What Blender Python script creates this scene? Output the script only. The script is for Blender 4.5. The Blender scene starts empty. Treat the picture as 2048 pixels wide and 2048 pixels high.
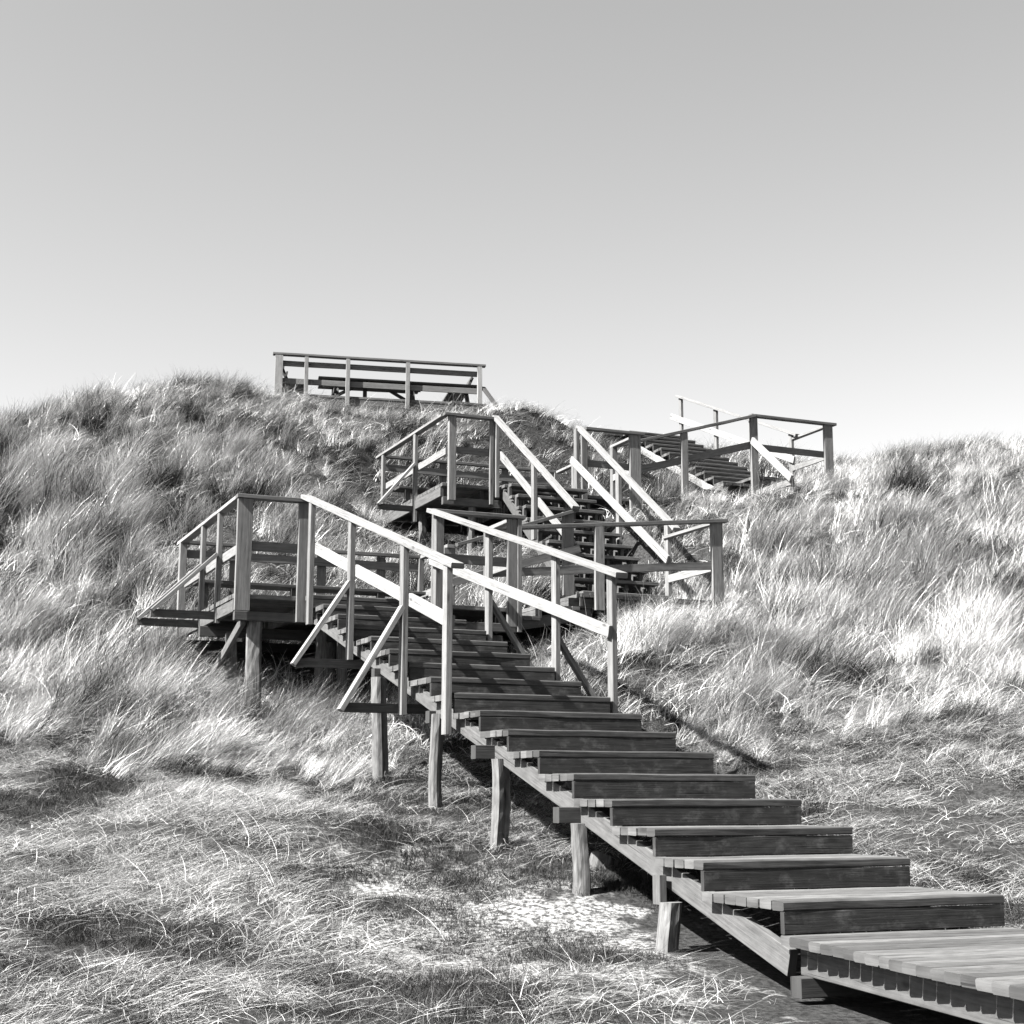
import bpy, math, random
import numpy as np
from mathutils import Matrix, Vector
SC = bpy.context.scene
COL = SC.collection
rnd = random.Random(11)
rad = math.radians

# ------------------------------------------------------------------ camera
CAMZ = 1.45
cam_d = bpy.data.cameras.new('camera'); cam = bpy.data.objects.new('camera', cam_d); COL.objects.link(cam)
cam_d.sensor_width = 36; cam_d.sensor_fit = 'HORIZONTAL'; cam_d.lens = 3022.07/2048*36
cam_d.clip_start = 0.05; cam_d.clip_end = 2000
cam.matrix_world = Matrix.Translation((0, 0, CAMZ)) @ Matrix.Rotation(rad(90+10.628), 4, 'X') @ Matrix.Rotation(rad(0.058), 4, 'Z')
SC.camera = cam

# stair frame: r = the way the flights climb, w = along the treads, z above the boardwalk
AZ = rad(112.8796)
Rv = np.array([math.cos(AZ), math.sin(AZ)]); Wv = np.array([math.sin(AZ), -math.cos(AZ)])
B0 = np.array([1.3015, 8.2146]); Z0 = CAMZ - 0.5319 - 0.17
def P(r, w, z):
    q = B0 + Rv*r + Wv*w
    return Vector((q[0], q[1], z + Z0))
def inv(x, y):
    d0 = x - B0[0]; d1 = y - B0[1]
    return d0*Rv[0] + d1*Rv[1], d0*Wv[0] + d1*Wv[1]
def D(r, w, z):
    q = Rv*r + Wv*w
    return Vector((q[0], q[1], z))

# ------------------------------------------------------------------ sun, sky, exposure
SUNV = D(-0.13, -1.0, 1.06).normalized()
sun_el = math.asin(SUNV.z); sun_az = math.atan2(SUNV.x, SUNV.y)
sd = bpy.data.lights.new('sun', 'SUN'); sd.energy = 5.0; sd.angle = rad(0.53); sd.color = (1, 0.985, 0.96)
sun = bpy.data.objects.new('sun', sd); COL.objects.link(sun)
sun.rotation_euler = (-SUNV).to_track_quat('-Z', 'Y').to_euler()
wld = bpy.data.worlds.new('World'); SC.world = wld; wld.use_nodes = True
nt = wld.node_tree; nt.nodes.clear()
sky = nt.nodes.new('ShaderNodeTexSky'); sky.sky_type = 'NISHITA'; sky.sun_disc = False
sky.sun_elevation = sun_el; sky.sun_rotation = sun_az
sky.air_density = 1.0; sky.dust_density = 1.2; sky.ozone_density = 1.0
sep = nt.nodes.new('ShaderNodeSeparateColor'); bg = nt.nodes.new('ShaderNodeBackground'); wo = nt.nodes.new('ShaderNodeOutputWorld')
nt.links.new(sky.outputs[0], sep.inputs[0])
pw = nt.nodes.new('ShaderNodeMath'); pw.operation = 'POWER'; pw.inputs[1].default_value = 0.98
nt.links.new(sep.outputs[0], pw.inputs[0]); nt.links.new(pw.outputs[0], bg.inputs[0])       # black and white film behind an orange filter sees the red of the sky
bg.inputs[1].default_value = 0.057
nt.links.new(bg.outputs[0], wo.inputs[0])
vs = SC.view_settings; vs.view_transform = 'Standard'; vs.look = 'None'; vs.gamma = 1; vs.exposure = 2.95

# ------------------------------------------------------------------ materials (all grey: the photograph is black and white)
def nodes(name):
    m = bpy.data.materials.new(name); m.use_nodes = True
    t = m.node_tree; b = t.nodes['Principled BSDF']; return m, t, b
def N(t, kind, **kw):
    n = t.nodes.new(kind)
    for k, v in kw.items(): setattr(n, k, v)
    return n
def ramp(t, a, b, ca, cb, interp='LINEAR'):
    n = t.nodes.new('ShaderNodeValToRGB'); e = n.color_ramp.elements
    e[0].position = a; e[1].position = b; e[0].color = (ca, ca, ca, 1); e[1].color = (cb, cb, cb, 1)
    n.color_ramp.interpolation = interp; return n
def math_(t, op, a, b):
    n = t.nodes.new('ShaderNodeMath'); n.operation = op
    for i, v in enumerate((a, b)):
        if isinstance(v, (int, float)): n.inputs[i].default_value = v
        else: t.links.new(v, n.inputs[i])
    return n.outputs[0]
def wood(name, base, spread, crack=0.5, blotch=0.0, rough=0.85, bump=0.5, scuff=0.0):
    m, t, b = nodes(name)
    uv = N(t, 'ShaderNodeUVMap'); uv.uv_map = 'UVMap'
    def scaled(sx, sy):
        mp = N(t, 'ShaderNodeMapping'); mp.inputs['Scale'].default_value = (sx, sy, 1); t.links.new(uv.outputs[0], mp.inputs[0]); return mp.outputs[0]
    g1 = N(t, 'ShaderNodeTexNoise'); g1.inputs['Scale'].default_value = 1; g1.inputs['Detail'].default_value = 6; g1.inputs['Roughness'].default_value = .65; g1.inputs['Distortion'].default_value = .6
    t.links.new(scaled(2.2, 70), g1.inputs[0])
    g2 = N(t, 'ShaderNodeTexNoise'); g2.inputs['Scale'].default_value = 1; g2.inputs['Detail'].default_value = 4; g2.inputs['Distortion'].default_value = 1.2
    t.links.new(scaled(1.6, 34), g2.inputs[0])
    g3 = N(t, 'ShaderNodeTexNoise'); g3.inputs['Scale'].default_value = 1; g3.inputs['Detail'].default_value = 5
    t.links.new(scaled(9, 22), g3.inputs[0])
    ck = N(t, 'ShaderNodeTexNoise'); ck.inputs['Scale'].default_value = 1; ck.inputs['Detail'].default_value = 3; ck.inputs['Distortion'].default_value = .3
    t.links.new(scaled(1.1, 45), ck.inputs[0])
    ckr = ramp(t, .64, .69, 0, 1); t.links.new(ck.outputs[0], ckr.inputs[0])
    kn = N(t, 'ShaderNodeTexVoronoi'); kn.inputs['Scale'].default_value = 1; t.links.new(scaled(2.3, 7), kn.inputs[0])
    knr = ramp(t, .05, .13, .35, 1); t.links.new(kn.outputs[0], knr.inputs[0])
    tone = N(t, 'ShaderNodeAttribute'); tone.attribute_name = 'tone'
    v = math_(t, 'MULTIPLY', math_(t, 'SUBTRACT', g1.outputs[0], .5), 1.3*spread)
    v2 = math_(t, 'MULTIPLY', math_(t, 'SUBTRACT', g2.outputs[0], .5), 1.1*spread)
    v3 = math_(t, 'MULTIPLY', math_(t, 'SUBTRACT', g3.outputs[0], .5), 2.2*blotch)
    s = math_(t, 'ADD', math_(t, 'ADD', v, v2), v3)
    s = math_(t, 'MULTIPLY', math_(t, 'ADD', s, 1.0), base)
    s = math_(t, 'MULTIPLY', s, tone.outputs['Fac'])
    if scuff:
        sc_ = N(t, 'ShaderNodeTexNoise'); sc_.inputs['Scale'].default_value = 1; sc_.inputs['Detail'].default_value = 6; sc_.inputs['Roughness'].default_value = .7
        t.links.new(scaled(7, 9), sc_.inputs[0]); scr = ramp(t, .52, .70, 0, scuff); t.links.new(sc_.outputs[0], scr.inputs[0]); s = math_(t, 'ADD', s, scr.outputs[0])
    s = math_(t, 'MULTIPLY', s, math_(t, 'SUBTRACT', 1.0, math_(t, 'MULTIPLY', ckr.outputs[0], crack)))
    s = math_(t, 'MULTIPLY', s, knr.outputs[0])
    s = math_(t, 'MAXIMUM', s, 0.003)
    t.links.new(s, b.inputs['Base Color']); b.inputs['Roughness'].default_value = rough; b.inputs['Specular IOR Level'].default_value = .3
    h = math_(t, 'SUBTRACT', g1.outputs[0], math_(t, 'MULTIPLY', ckr.outputs[0], .9))
    bp = N(t, 'ShaderNodeBump'); bp.inputs['Strength'].default_value = bump; bp.inputs['Distance'].default_value = .004
    t.links.new(h, bp.inputs['Height']); t.links.new(bp.outputs[0], b.inputs['Normal'])
    return m
M_RAIL = wood('weathered_rail_timber', .10, .95, .6, .3)
M_POST = wood('weathered_post_timber', .072, 1.2, .75, .3)
M_TREAD = wood('walked_tread_timber', .052, 1.0, .75, .7)
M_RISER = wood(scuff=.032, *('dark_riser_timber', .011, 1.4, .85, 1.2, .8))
M_BEAM = wood('underside_beam_timber', .034, .9, .6, .5)
M_PILE = wood('split_oak_piling', .056, 1.2, .9, .8, .9, 1.0)

def grass_mat(name, base, var, tr=.25):
    m, t, b = nodes(name)
    tone = N(t, 'ShaderNodeAttribute'); tone.attribute_name = 'tone'
    oi = N(t, 'ShaderNodeObjectInfo')
    k = math_(t, 'ADD', math_(t, 'MULTIPLY', oi.outputs['Random'], var), 1-var/2)
    c = math_(t, 'MULTIPLY', math_(t, 'MULTIPLY', tone.outputs['Fac'], base), k)
    out = t.nodes['Material Output']; t.nodes.remove(b)
    df = N(t, 'ShaderNodeBsdfDiffuse'); tl = N(t, 'ShaderNodeBsdfTranslucent'); mx = N(t, 'ShaderNodeMixShader'); gl = N(t, 'ShaderNodeBsdfGlossy'); m2 = N(t, 'ShaderNodeMixShader')
    t.links.new(c, df.inputs[0]); t.links.new(c, tl.inputs[0]); mx.inputs[0].default_value = tr
    gl.inputs['Roughness'].default_value = .45; t.links.new(c, gl.inputs[0])
    t.links.new(df.outputs[0], mx.inputs[1]); t.links.new(tl.outputs[0], mx.inputs[2])
    m2.inputs[0].default_value = .18
    t.links.new(mx.outputs[0], m2.inputs[1]); t.links.new(gl.outputs[0], m2.inputs[2]); t.links.new(m2.outputs[0], out.inputs[0])
    return m
M_GRASS = grass_mat('dry_marram_blades', .27, .9, .15)
M_HEATH_SHADE = grass_mat('dark_heath_and_shade_blades', .02, .6, .1)  # dark tufts: heathy growth, plus shade between clumps put into the colour
M_MAT = grass_mat('fallen_straw_blades', .245, .9, .15)
M_TURF = grass_mat('dark_moss_and_heath_sprigs', .028, .6, .1)

def ground_mat():
    m, t, b = nodes('dune_sand_and_litter')
    geo = N(t, 'ShaderNodeNewGeometry')
    a = N(t, 'ShaderNodeAttribute'); a.attribute_name = 'sand'
    n1 = N(t, 'ShaderNodeTexNoise'); n1.inputs['Scale'].default_value = 26; n1.inputs['Detail'].default_value = 8; n1.inputs['Roughness'].default_value = .75; t.links.new(geo.outputs['Position'], n1.inputs[0])
    n2 = N(t, 'ShaderNodeTexNoise'); n2.inputs['Scale'].default_value = 3.2; n2.inputs['Detail'].default_value = 6; t.links.new(geo.outputs['Position'], n2.inputs[0])
    r1 = ramp(t, .40, .60, .006, .03); t.links.new(n1.outputs[0], r1.inputs[0])       # litter
    r2 = ramp(t, .44, .57, .025, .20); t.links.new(n1.outputs[0], r2.inputs[0])       # sand
    f = math_(t, 'ADD', a.outputs['Fac'], math_(t, 'MULTIPLY', math_(t, 'SUBTRACT', n2.outputs[0], .5), 1.3))
    fr = ramp(t, .46, .62, 0, 1); t.links.new(f, fr.inputs[0])
    mx = N(t, 'ShaderNodeMix'); mx.data_type = 'RGBA'; t.links.new(fr.outputs[0], mx.inputs[0]); t.links.new(r1.outputs[0], mx.inputs[6]); t.links.new(r2.outputs[0], mx.inputs[7])
    t.links.new(mx.outputs[2], b.inputs['Base Color']); b.inputs['Roughness'].default_value = 1; b.inputs['Specular IOR Level'].default_value = .1
    bp = N(t, 'ShaderNodeBump'); bp.inputs['Strength'].default_value = .8; bp.inputs['Distance'].default_value = .03
    t.links.new(n1.outputs[0], bp.inputs['Height']); t.links.new(bp.outputs[0], b.inputs['Normal'])
    return m
M_GROUND = ground_mat()

# ------------------------------------------------------------------ mesh helpers
class MB:
    def __init__(s): s.v = []; s.f = []; s.uv = []; s.t = []
    def board(s, A, B, du, dv, u=None, tone=None, ch=.004, wob=.0015, seg=None, twist=0, taper=1):
        """a sawn board from A to B (world), du wide along u, dv thick along the third axis"""
        A = Vector(A); B = Vector(B); ax = (B-A); L = ax.length; ax.normalize()
        u = Vector(u) if u is not None else (Vector((0, 0, 1)) if abs(ax.z) < .6 else D(0, 1, 0))
        u = (u - ax*u.dot(ax)).normalized(); v = ax.cross(u)
        tone = tone if tone is not None else rnd.uniform(.8, 1.2)
        ch = min(ch, du*.2, dv*.2)
        a, b = du/2, dv/2
        pr = [(-a+ch, -b), (a-ch, -b), (a, -b+ch), (a, b-ch), (a-ch, b), (-a+ch, b), (-a, b-ch), (-a, -b+ch)]
        seg = seg or max(1, min(10, int(L/.3)))
        i0 = len(s.v); ou, ov = rnd.uniform(0, 50), rnd.uniform(0, 50)
        per = [0]
        for k in range(8):
            x0, y0 = pr[k]; x1, y1 = pr[(k+1) % 8]; per.append(per[-1] + math.hypot(x1-x0, y1-y0))
        for j in range(seg+1):
            c = A + ax*(L*j/seg)
            mid = 0 if j in (0, seg) else 1
            jx, jy = rnd.uniform(-wob, wob)*mid, rnd.uniform(-wob, wob)*mid
            k2 = 1 + (taper-1)*j/seg
            for x, y in pr:
                s.v.append(c + u*((x+jx + rnd.uniform(-wob, wob)*.5)*k2) + v*((y+jy + rnd.uniform(-wob, wob)*.5)*k2))
        for j in range(seg):
            for k in range(8):
                p = i0+j*8+k; q = i0+j*8+(k+1) % 8
                s.f.append((p, q, q+8, p+8)); s.t.append(tone)
                l0, l1 = L*j/seg+ou, L*(j+1)/seg+ou
                s.uv += [(l0, per[k]+ov), (l0, per[k+1]+ov), (l1, per[k+1]+ov), (l1, per[k]+ov)]
        e0 = tuple(i0+k for k in reversed(range(8))); e1 = tuple(i0+seg*8+k for k in range(8))
        for f in (e0, e1):
            s.f.append(f); s.t.append(tone*.8)
            for idx in f:
                x, y = pr[(idx-i0) % 8]; s.uv.append((x*.5+ou, y*.5+ov))
        return s
    def log(s, A, B, r0, r1, n=12, seg=11, bend=.013, tone=None, flat=.95, seed=0):
        """a split, crooked piling"""
        g = random.Random(seed); A = Vector(A); B = Vector(B); ax = (B-A); L = ax.length; ax.normalize()
        u = D(0, 1, 0); v = ax.cross(u).normalized(); u = v.cross(ax).normalized()
        tone = tone or g.uniform(.9, 1.15); i0 = len(s.v); ou = g.uniform(0, 50)
        sh = [g.uniform(.80, 1.12) for _ in range(n)]; kk = g.randrange(n); sh[kk] *= .72
        p1, p2 = g.uniform(0, 6), g.uniform(0, 6)
        for j in range(seg+1):
            f = j/seg; c = A + ax*(L*f) + u*(bend*math.sin(f*4.5+p1)) + v*(bend*math.sin(f*3.7+p2))
            R = r0+(r1-r0)*f
            for k in range(n):
                a = 2*math.pi*k/n; rr = R*.9*sh[k]/max(abs(math.cos(a)), abs(math.sin(a)))**.6*(1+g.uniform(-.05, .05))
                s.v.append(c + u*(math.cos(a)*rr) + v*(math.sin(a)*rr*flat))
        for j in range(seg):
            for k in range(n):
                p = i0+j*n+k; q = i0+j*n+(k+1) % n
                s.f.append((p, q, q+n, p+n)); s.t.append(tone)
                l0, l1 = L*j/seg+ou, L*(j+1)/seg+ou; a0, a1 = k/n*6.28*R, (k+1)/n*6.28*R
                s.uv += [(l0, a0), (l0, a1), (l1, a1), (l1, a0)]
        for f in (tuple(i0+k for k in reversed(range(n))), tuple(i0+seg*n+k for k in range(n))):
            s.f.append(f); s.t.append(tone)
            for idx in f: s.uv.append((g.random()*.2, g.random()*.2))
        return s
    def build(s, name, mat, parent=None):
        me = bpy.data.meshes.new(name); off = Vector((0, 0, 0))
        p = parent
        while p is not None: off += p.location; p = p.parent
        if parent is None: off = s.v[0].copy()
        me.from_pydata([tuple(q-off) for q in s.v], [], s.f)
        uvl = me.uv_layers.new(name='UVMap'); uvl.data.foreach_set('uv', [c for q in s.uv for c in q])
        at = me.attributes.new('tone', 'FLOAT', 'FACE'); at.data.foreach_set('value', s.t)
        me.materials.append(mat); me.update()
        o = bpy.data.objects.new(name, me); COL.objects.link(o)
        if parent is not None: o.parent = parent
        else: o.location = off
        return o
def thing(name, label, cat, loc, group=None):
    o = bpy.data.objects.new(name, None); COL.objects.link(o); o.location = loc; o.empty_display_size = .2
    o['label'] = label; o['category'] = cat
    if group: o['group'] = group
    return o
def tag(o, label, cat=None, group=None, kind=None):
    o['label'] = label
    if cat: o['category'] = cat
    if group: o['group'] = group
    if kind: o['kind'] = kind
    return o
def one(name, mat, parent, A, B, du, dv, u=None, **kw):
    return MB().board(A, B, du, dv, u, **kw).build(name, mat, parent)
UW = D(0, 1, 0); UR = D(1, 0, 0); UZ = Vector((0, 0, 1))
def post(parent, r, w, z0, z1, dr=.10, dw=.055, name='railing_post', mat=None, **kw):
    return one(name, mat or M_POST, parent, P(r, w, z0), P(r, w, z1), dw, dr, UW, **kw)
def cap(parent, a, b, wid=.115, th=.045, name='handrail', **kw):
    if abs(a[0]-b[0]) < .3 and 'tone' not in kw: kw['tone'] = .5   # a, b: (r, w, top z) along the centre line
    A = P(a[0], a[1], a[2]-th/2); B = P(b[0], b[1], b[2]-th/2); ax = (B-A).normalized()
    side = ax.cross(UZ).normalized()
    return one(name, M_RAIL, parent, A, B, wid, th, side, wob=.002, **kw)
def rail(parent, a, b, hgt=.11, th=.035, name='mid_rail', mat=None, **kw):
    if abs(a[0]-b[0]) < .3 and 'tone' not in kw: kw['tone'] = .6   # a, b: (r, w, top z); crosswise rails carry their front shade in the tone
    A = P(a[0], a[1], a[2]-hgt/2); B = P(b[0], b[1], b[2]-hgt/2)
    return one(name, mat or M_RAIL, parent, A, B, hgt, th, UZ, wob=.002, **kw)

# ------------------------------------------------------------------ terrain
CAPT = [  # (r, w, z) control points
 (-3, .1, -.42), (-7, -4.4, -.95), (0, .2, -.32), (1.08, 0, -.15), (2.35, 0, .07), (3.84, 0, .34), (5.26, 0, .61), (6.7, 0, .81), (8.3, .3, 1.25),
 (9.7, -.5, 1.54), (10.6, -.6, 1.60), (12.03, -.7, 2.28), (12.8, -.75, 2.62), (9.5, 1.4, 1.75), (10.5, 2.6, 2.25), (12.9, 1.0, 2.75), (12.9, 2.6, 3.05),
 (4.8, 3.06, 1.0), (2.4, 2.6, .28), (-.2, 2.0, -.22), (-2.5, 2.2, -.5), (6.6, 2.2, 1.35), (8.6, 2.9, 2.15), (9.0, 4.2, 2.55),
 (10.0, 5.95, 3.15), (11.57, 6.1, 3.42), (13.0, 6.15, 4.5), (14.5, 6.2, 5.35), (12.4, 4.1, 3.75), (13.6, 4.0, 4.15), (15.2, 4.1, 4.45), (14.0, 5.1, 4.3),
 (14.3, 6.95, 5.25), (15.1, 8.2, 5.52), (15.1, 9.6, 5.95), (15.1, 11.2, 6.12), (17, 3.2, 5.15), (17.9, 4.5, 5.6), (17.9, 6.8, 6.1),
 (13.0, 8.5, 4.75), (11, 8.2, 3.85), (7, 5.5, 2.0), (16.9, 10.5, 6.1), (17.5, 9.4, 6.3), (19.0, 9.3, 7.0), (20.4, 9.2, 7.7), (20.8, 10.5, 8.1), (19.0, 11.6, 7.1), (17.0, 11.8, 6.3),
]
PXC = [  # (px, py, world Y): skyline and slope points read in the photograph's own view
 (0, 822, 26), (130, 795, 26.5), (250, 780, 27), (380, 768, 28), (450, 775, 29), (540, 782, 30.3), (640, 785, 30.6), (760, 806, 30.6), (900, 822, 30.6), (960, 838, 30.8),
 (1010, 800, 28.6), (1080, 816, 28.2), (1150, 836, 27.9),
 (1680, 925, 33), (1800, 900, 36), (1900, 890, 37), (2040, 888, 38), (2150, 886, 38), (-120, 850, 26),
 (100, 1150, 21.5), (300, 1180, 21.0), (120, 1400, 17.0), (300, 1420, 16.2), (100, 1620, 12.0), (400, 1640, 11.8), (0, 1850, 9.0), (500, 1860, 9.2), (560, 960, 25.0), (200, 950, 24.5),
 (1700, 1400, 15.5), (1950, 1380, 16.5), (1750, 1150, 21.5), (2000, 1120, 23.0), (1650, 1000, 27), (1900, 1580, 12.5), (2000, 1000, 29), (1850, 1500, 13.6), (650, 1700, 11.3),
]
def pix(px, py, Y):
    f, p = 3022.07, rad(10.628)
    a, b = (px-1024)/f, (py-1024)/f
    yf = math.cos(p) + math.sin(p)*b; zz = math.sin(p) - math.cos(p)*b
    return a*Y/yf, Y, zz*Y/yf + CAMZ
RAISE = {0: -4, 130: -2, 250: -18, 380: -34, 450: -34, 540: -30, 1010: -28, 1080: -30, 1150: -34, 1680: -34, 1800: -26, 1900: -26, 2040: -26, 2150: -26}
PXC = [(a, b+(RAISE.get(a, 0) if c > 25.9 else 0)+(52 if c > 25.9 and not (560 < a < 990 and c > 30.4) else 0)+(30 if 560 < a < 990 and c > 30.4 else 0), c) for a, b, c in PXC]
pts = []
for r, w, z in CAPT: q = P(r, w, z); pts.append((q.x, q.y, q.z))
for a in PXC: pts.append(pix(*a))
# behind the crest and outside the frame
pts += [(-13, 34, 5.5), (-6, 37, 6.0), (0, 38, 6.5), (5, 38, 7.3), (-22, 28, 6.0), (-16, 14, 1.0), (-12, 6, -.1), (-4, 3, -.15), (4, 3, -.1), (10, 7, .9), (16, 14, 2.6), (22, 26, 6.3), (26, 40, 8.8), (15, 46, 8.2), (-18, 45, 2), (4, 52, 4)]
pts = np.array(pts)
S = 10.
def U(r2): return np.where(r2 > 1e-12, .5*r2*np.log(np.maximum(r2, 1e-12)), 0)
def tps(pts, lam=.002):
    X = pts[:, :2]/S; n = len(X)
    K = U(((X[:, None]-X[None])**2).sum(-1)) + lam*np.eye(n)
    Pm = np.c_[np.ones(n), X]; A = np.zeros((n+3, n+3)); A[:n, :n] = K; A[:n, n:] = Pm; A[n:, :n] = Pm.T
    return np.linalg.solve(A, np.r_[pts[:, 2], 0, 0, 0]), X
COEF, XC = tps(pts)
RS = np.random.RandomState(3)
WAVES = [(RS.uniform(.6, 4.2), RS.uniform(0, 6.28), RS.uniform(0, 6.28)) for _ in range(38)]
def bumps(x, y):
    s = 0
    for k, th, ph in WAVES:
        s = s + np.sin(k*(x*np.cos(th)+y*np.sin(th))+ph)/(1+k*.6)
    return s*.028
# footprints of the timber: (r0, r1, w0, w1, top at r0, top at r1 / along w)
FOOT = [(-6, -.1, -.5, 1.9, -.32, -.32), (-.1, 9.2, -.12, 1.55, -.30, 2.42), (9.2, 12.9, -.9, 2.75, 2.45, 2.62), (10.05, 11.8, 2.6, 6.0, 2.9, 2.95),
        (11.6, 14.4, 4.3, 5.95, 2.95, 5.0), (14.2, 17.8, 3.4, 7.05, 5.0, 5.05), (15.2, 17.0, 7.0, 9.7, 5.15, 5.2), (15.2, 17.0, 9.6, 11.5, 6.1, 6.1), (16.9, 20.6, 9.75, 11.35, 5.95, 7.85), (20.5, 22.3, 9.0, 11.5, 8.05, 8.05),
        (21.9, 24.9, 2.5, 7.3, 8.8, 8.8), (20.6, 22.4, 6.4, 7.3, 8.0, 8.5)]
def height(x, y):
    x = np.asarray(x, float); y = np.asarray(y, float)
    sh = x.shape; xf = x.ravel(); yf = y.ravel(); z = np.empty(len(xf)); n = len(XC)
    for i in range(0, len(xf), 20000):
        a = np.c_[xf[i:i+20000], yf[i:i+20000]]/S
        K = U(((a[:, None]-XC[None])**2).sum(-1))
        z[i:i+20000] = K@COEF[:n] + COEF[n] + a@COEF[n+1:]
    far = np.clip((np.hypot(xf, yf-18)-34)/40, 0, 1); far = far*far*(3-2*far)
    z = z*(1-far) + (1.0+1.4*np.sin(xf*.05)*np.cos(yf*.04))*far
    z = z + bumps(xf, yf)*np.clip((yf-3)/6, .3, 1)
    r, w = inv(xf, yf)
    for r0, r1, w0, w1, t0, t1 in FOOT:
        lim = t0 + (t1-t0)*np.clip((r-r0)/(r1-r0), 0, 1) + Z0
        d = np.maximum(np.maximum(r0-r, r-r1), np.maximum(w0-w, w-w1))
        lim = lim + np.maximum(d, 0)*1.6
        z = np.minimum(z, lim)
    return z.reshape(sh)
def axis(lo, hi, step, far_lo, far_hi):
    a = list(np.arange(lo, hi+1e-6, step)); s = step; x = hi
    while x < far_hi: s *= 1.25; x += s; a.append(x)
    s = step; x = lo; b = []
    while x > far_lo: s *= 1.25; x -= s; b.append(x)
    return np.array(b[::-1]+a)
gx = axis(-16, 18, .14, -600, 600); gy = axis(2, 42, .14, -600, 900)
GX, GY = np.meshgrid(gx, gy); GZ = height(GX, GY)
def sandmask(x, y):
    r, w = inv(x, y)
    m = np.exp(-((r-1.9)/2.5)**2 - ((w+.85)/1.2)**2)*.98
    m = np.maximum(m, np.exp(-((r-.2)/1.2)**2 - ((w-2.1)/.5)**2)*.95)
    m = np.maximum(m, np.exp(-((r+1.6)/2.0)**2 - ((w+.9)/.8)**2)*.7)
    return m
me = bpy.data.meshes.new('dune_ground'); nx, ny = len(gx), len(gy)
idx = np.arange(nx*ny).reshape(ny, nx)
faces = np.stack([idx[:-1, :-1], idx[:-1, 1:], idx[1:, 1:], idx[1:, :-1]], -1).reshape(-1, 4)
me.vertices.add(nx*ny); me.vertices.foreach_set('co', np.stack([GX, GY, GZ], -1).ravel())
me.loops.add(faces.size); me.loops.foreach_set('vertex_index', faces.ravel())
me.polygons.add(len(faces)); me.polygons.foreach_set('loop_start', np.arange(0, faces.size, 4)); me.polygons.foreach_set('loop_total', np.full(len(faces), 4))
me.update(calc_edges=True); me.shade_smooth()
at = me.attributes.new('sand', 'FLOAT', 'POINT'); at.data.foreach_set('value', sandmask(GX, GY).ravel())
me.materials.append(M_GROUND)
dune = bpy.data.objects.new('dune_ground', me); COL.objects.link(dune)
tag(dune, 'sandy dune hillside rising behind the timber stairs', kind='structure')
def gz(r, w):
    q = P(r, w, 0); return float(height(np.array([q.x]), np.array([q.y]))[0]) - Z0

# ------------------------------------------------------------------ boardwalk
def piling(parent, r, w, ztop, rad_=.065, lean=(0, 0), seed=0, name='support_post', dig=.25, **kw):
    zb = gz(r, w) - dig
    return MB().log(P(r+lean[0], w+lean[1], zb), P(r, w, ztop), rad_*1.05, rad_*.95, seed=seed, **kw).build(name, M_PILE, parent)
bw = thing('boardwalk', 'flat timber boardwalk of crosswise planks at the foot of the stairs', 'boardwalk', P(-1.5, .6, -.2))
sk = lambda r: (r+.184)*.163       # the walkway drifts a little sideways
for i in range(46):
    rr = -.25 - .117*i
    d = sk(rr)
    one('deck_plank', M_TREAD, bw, P(rr, .015+d+rnd.uniform(-.008, .008), -.026), P(rr-.055, 1.44+d+rnd.uniform(-.01, .01), -.026), .112, .048, UR, tone=rnd.choice((.5, .7, .8, .9, 1.0))*rnd.uniform(.85, 1.1), ch=.011, wob=.0025)
for wo_ in (.14, .72, 1.30):
    one('stringer', M_BEAM, bw, P(-.22, wo_, -.128), P(-5.6, wo_+sk(-5.6), -.128), .15, .06, UZ, tone=1.1)
for r_ in (-.30, -2.9, -5.2):
    one('crossbeam', M_BEAM, bw, P(r_, .04+sk(r_), -.25), P(r_, 1.40+sk(r_), -.25), .10, .10, UZ, tone=.55)  # low tone paints in the shadow on the beam fronts

# ------------------------------------------------------------------ lower flight
H = .17; G = .569; W = 1.4217
f1 = thing('wooden_staircase', 'long lowest flight of broad dark steps climbing from the boardwalk', 'staircase', P(0, .7, 0), 'flights of wooden stairs up the dune')
def closed_steps(parent, n, nose, zz, w0, w1, pitch, first_back=None, th=.05, riser=True, k0=1):
    for k in range(k0, n+1):
        s0 = nose(k); s1 = nose(k+1) + .02; z = zz(k)
        m = MB(); s = s0; cnt = max(2, round((s1-s0)/pitch)); p = (s1-s0)/cnt
        for i in range(cnt):
            a = rnd.uniform(-.006, .006) if i else 0; b = rnd.uniform(-.006, .006) if i else 0
            wd = p-.009
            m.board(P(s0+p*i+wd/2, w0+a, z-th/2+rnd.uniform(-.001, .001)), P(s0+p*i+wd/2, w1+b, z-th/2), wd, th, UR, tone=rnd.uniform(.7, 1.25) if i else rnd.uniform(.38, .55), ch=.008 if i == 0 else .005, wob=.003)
        st = m.build('step', M_TREAD, parent)
        if riser:
            hz = zz(k)-zz(k-1)-th-.006
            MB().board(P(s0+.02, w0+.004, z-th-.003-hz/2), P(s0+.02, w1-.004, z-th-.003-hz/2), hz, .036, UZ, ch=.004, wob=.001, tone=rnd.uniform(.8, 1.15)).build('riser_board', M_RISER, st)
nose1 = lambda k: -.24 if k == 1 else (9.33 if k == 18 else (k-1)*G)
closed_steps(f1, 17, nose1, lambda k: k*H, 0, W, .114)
for wo_, tn in ((.085, 1.25), (.71, .9), (1.335, .9)):
    m = MB()
    m.board(P(-.18, wo_, .2988*-.18-.093), P(9.1, wo_, .2988*9.1-.093), .14, .05, UZ, tone=tn)
    m.build('stringer', M_BEAM, f1)
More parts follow.
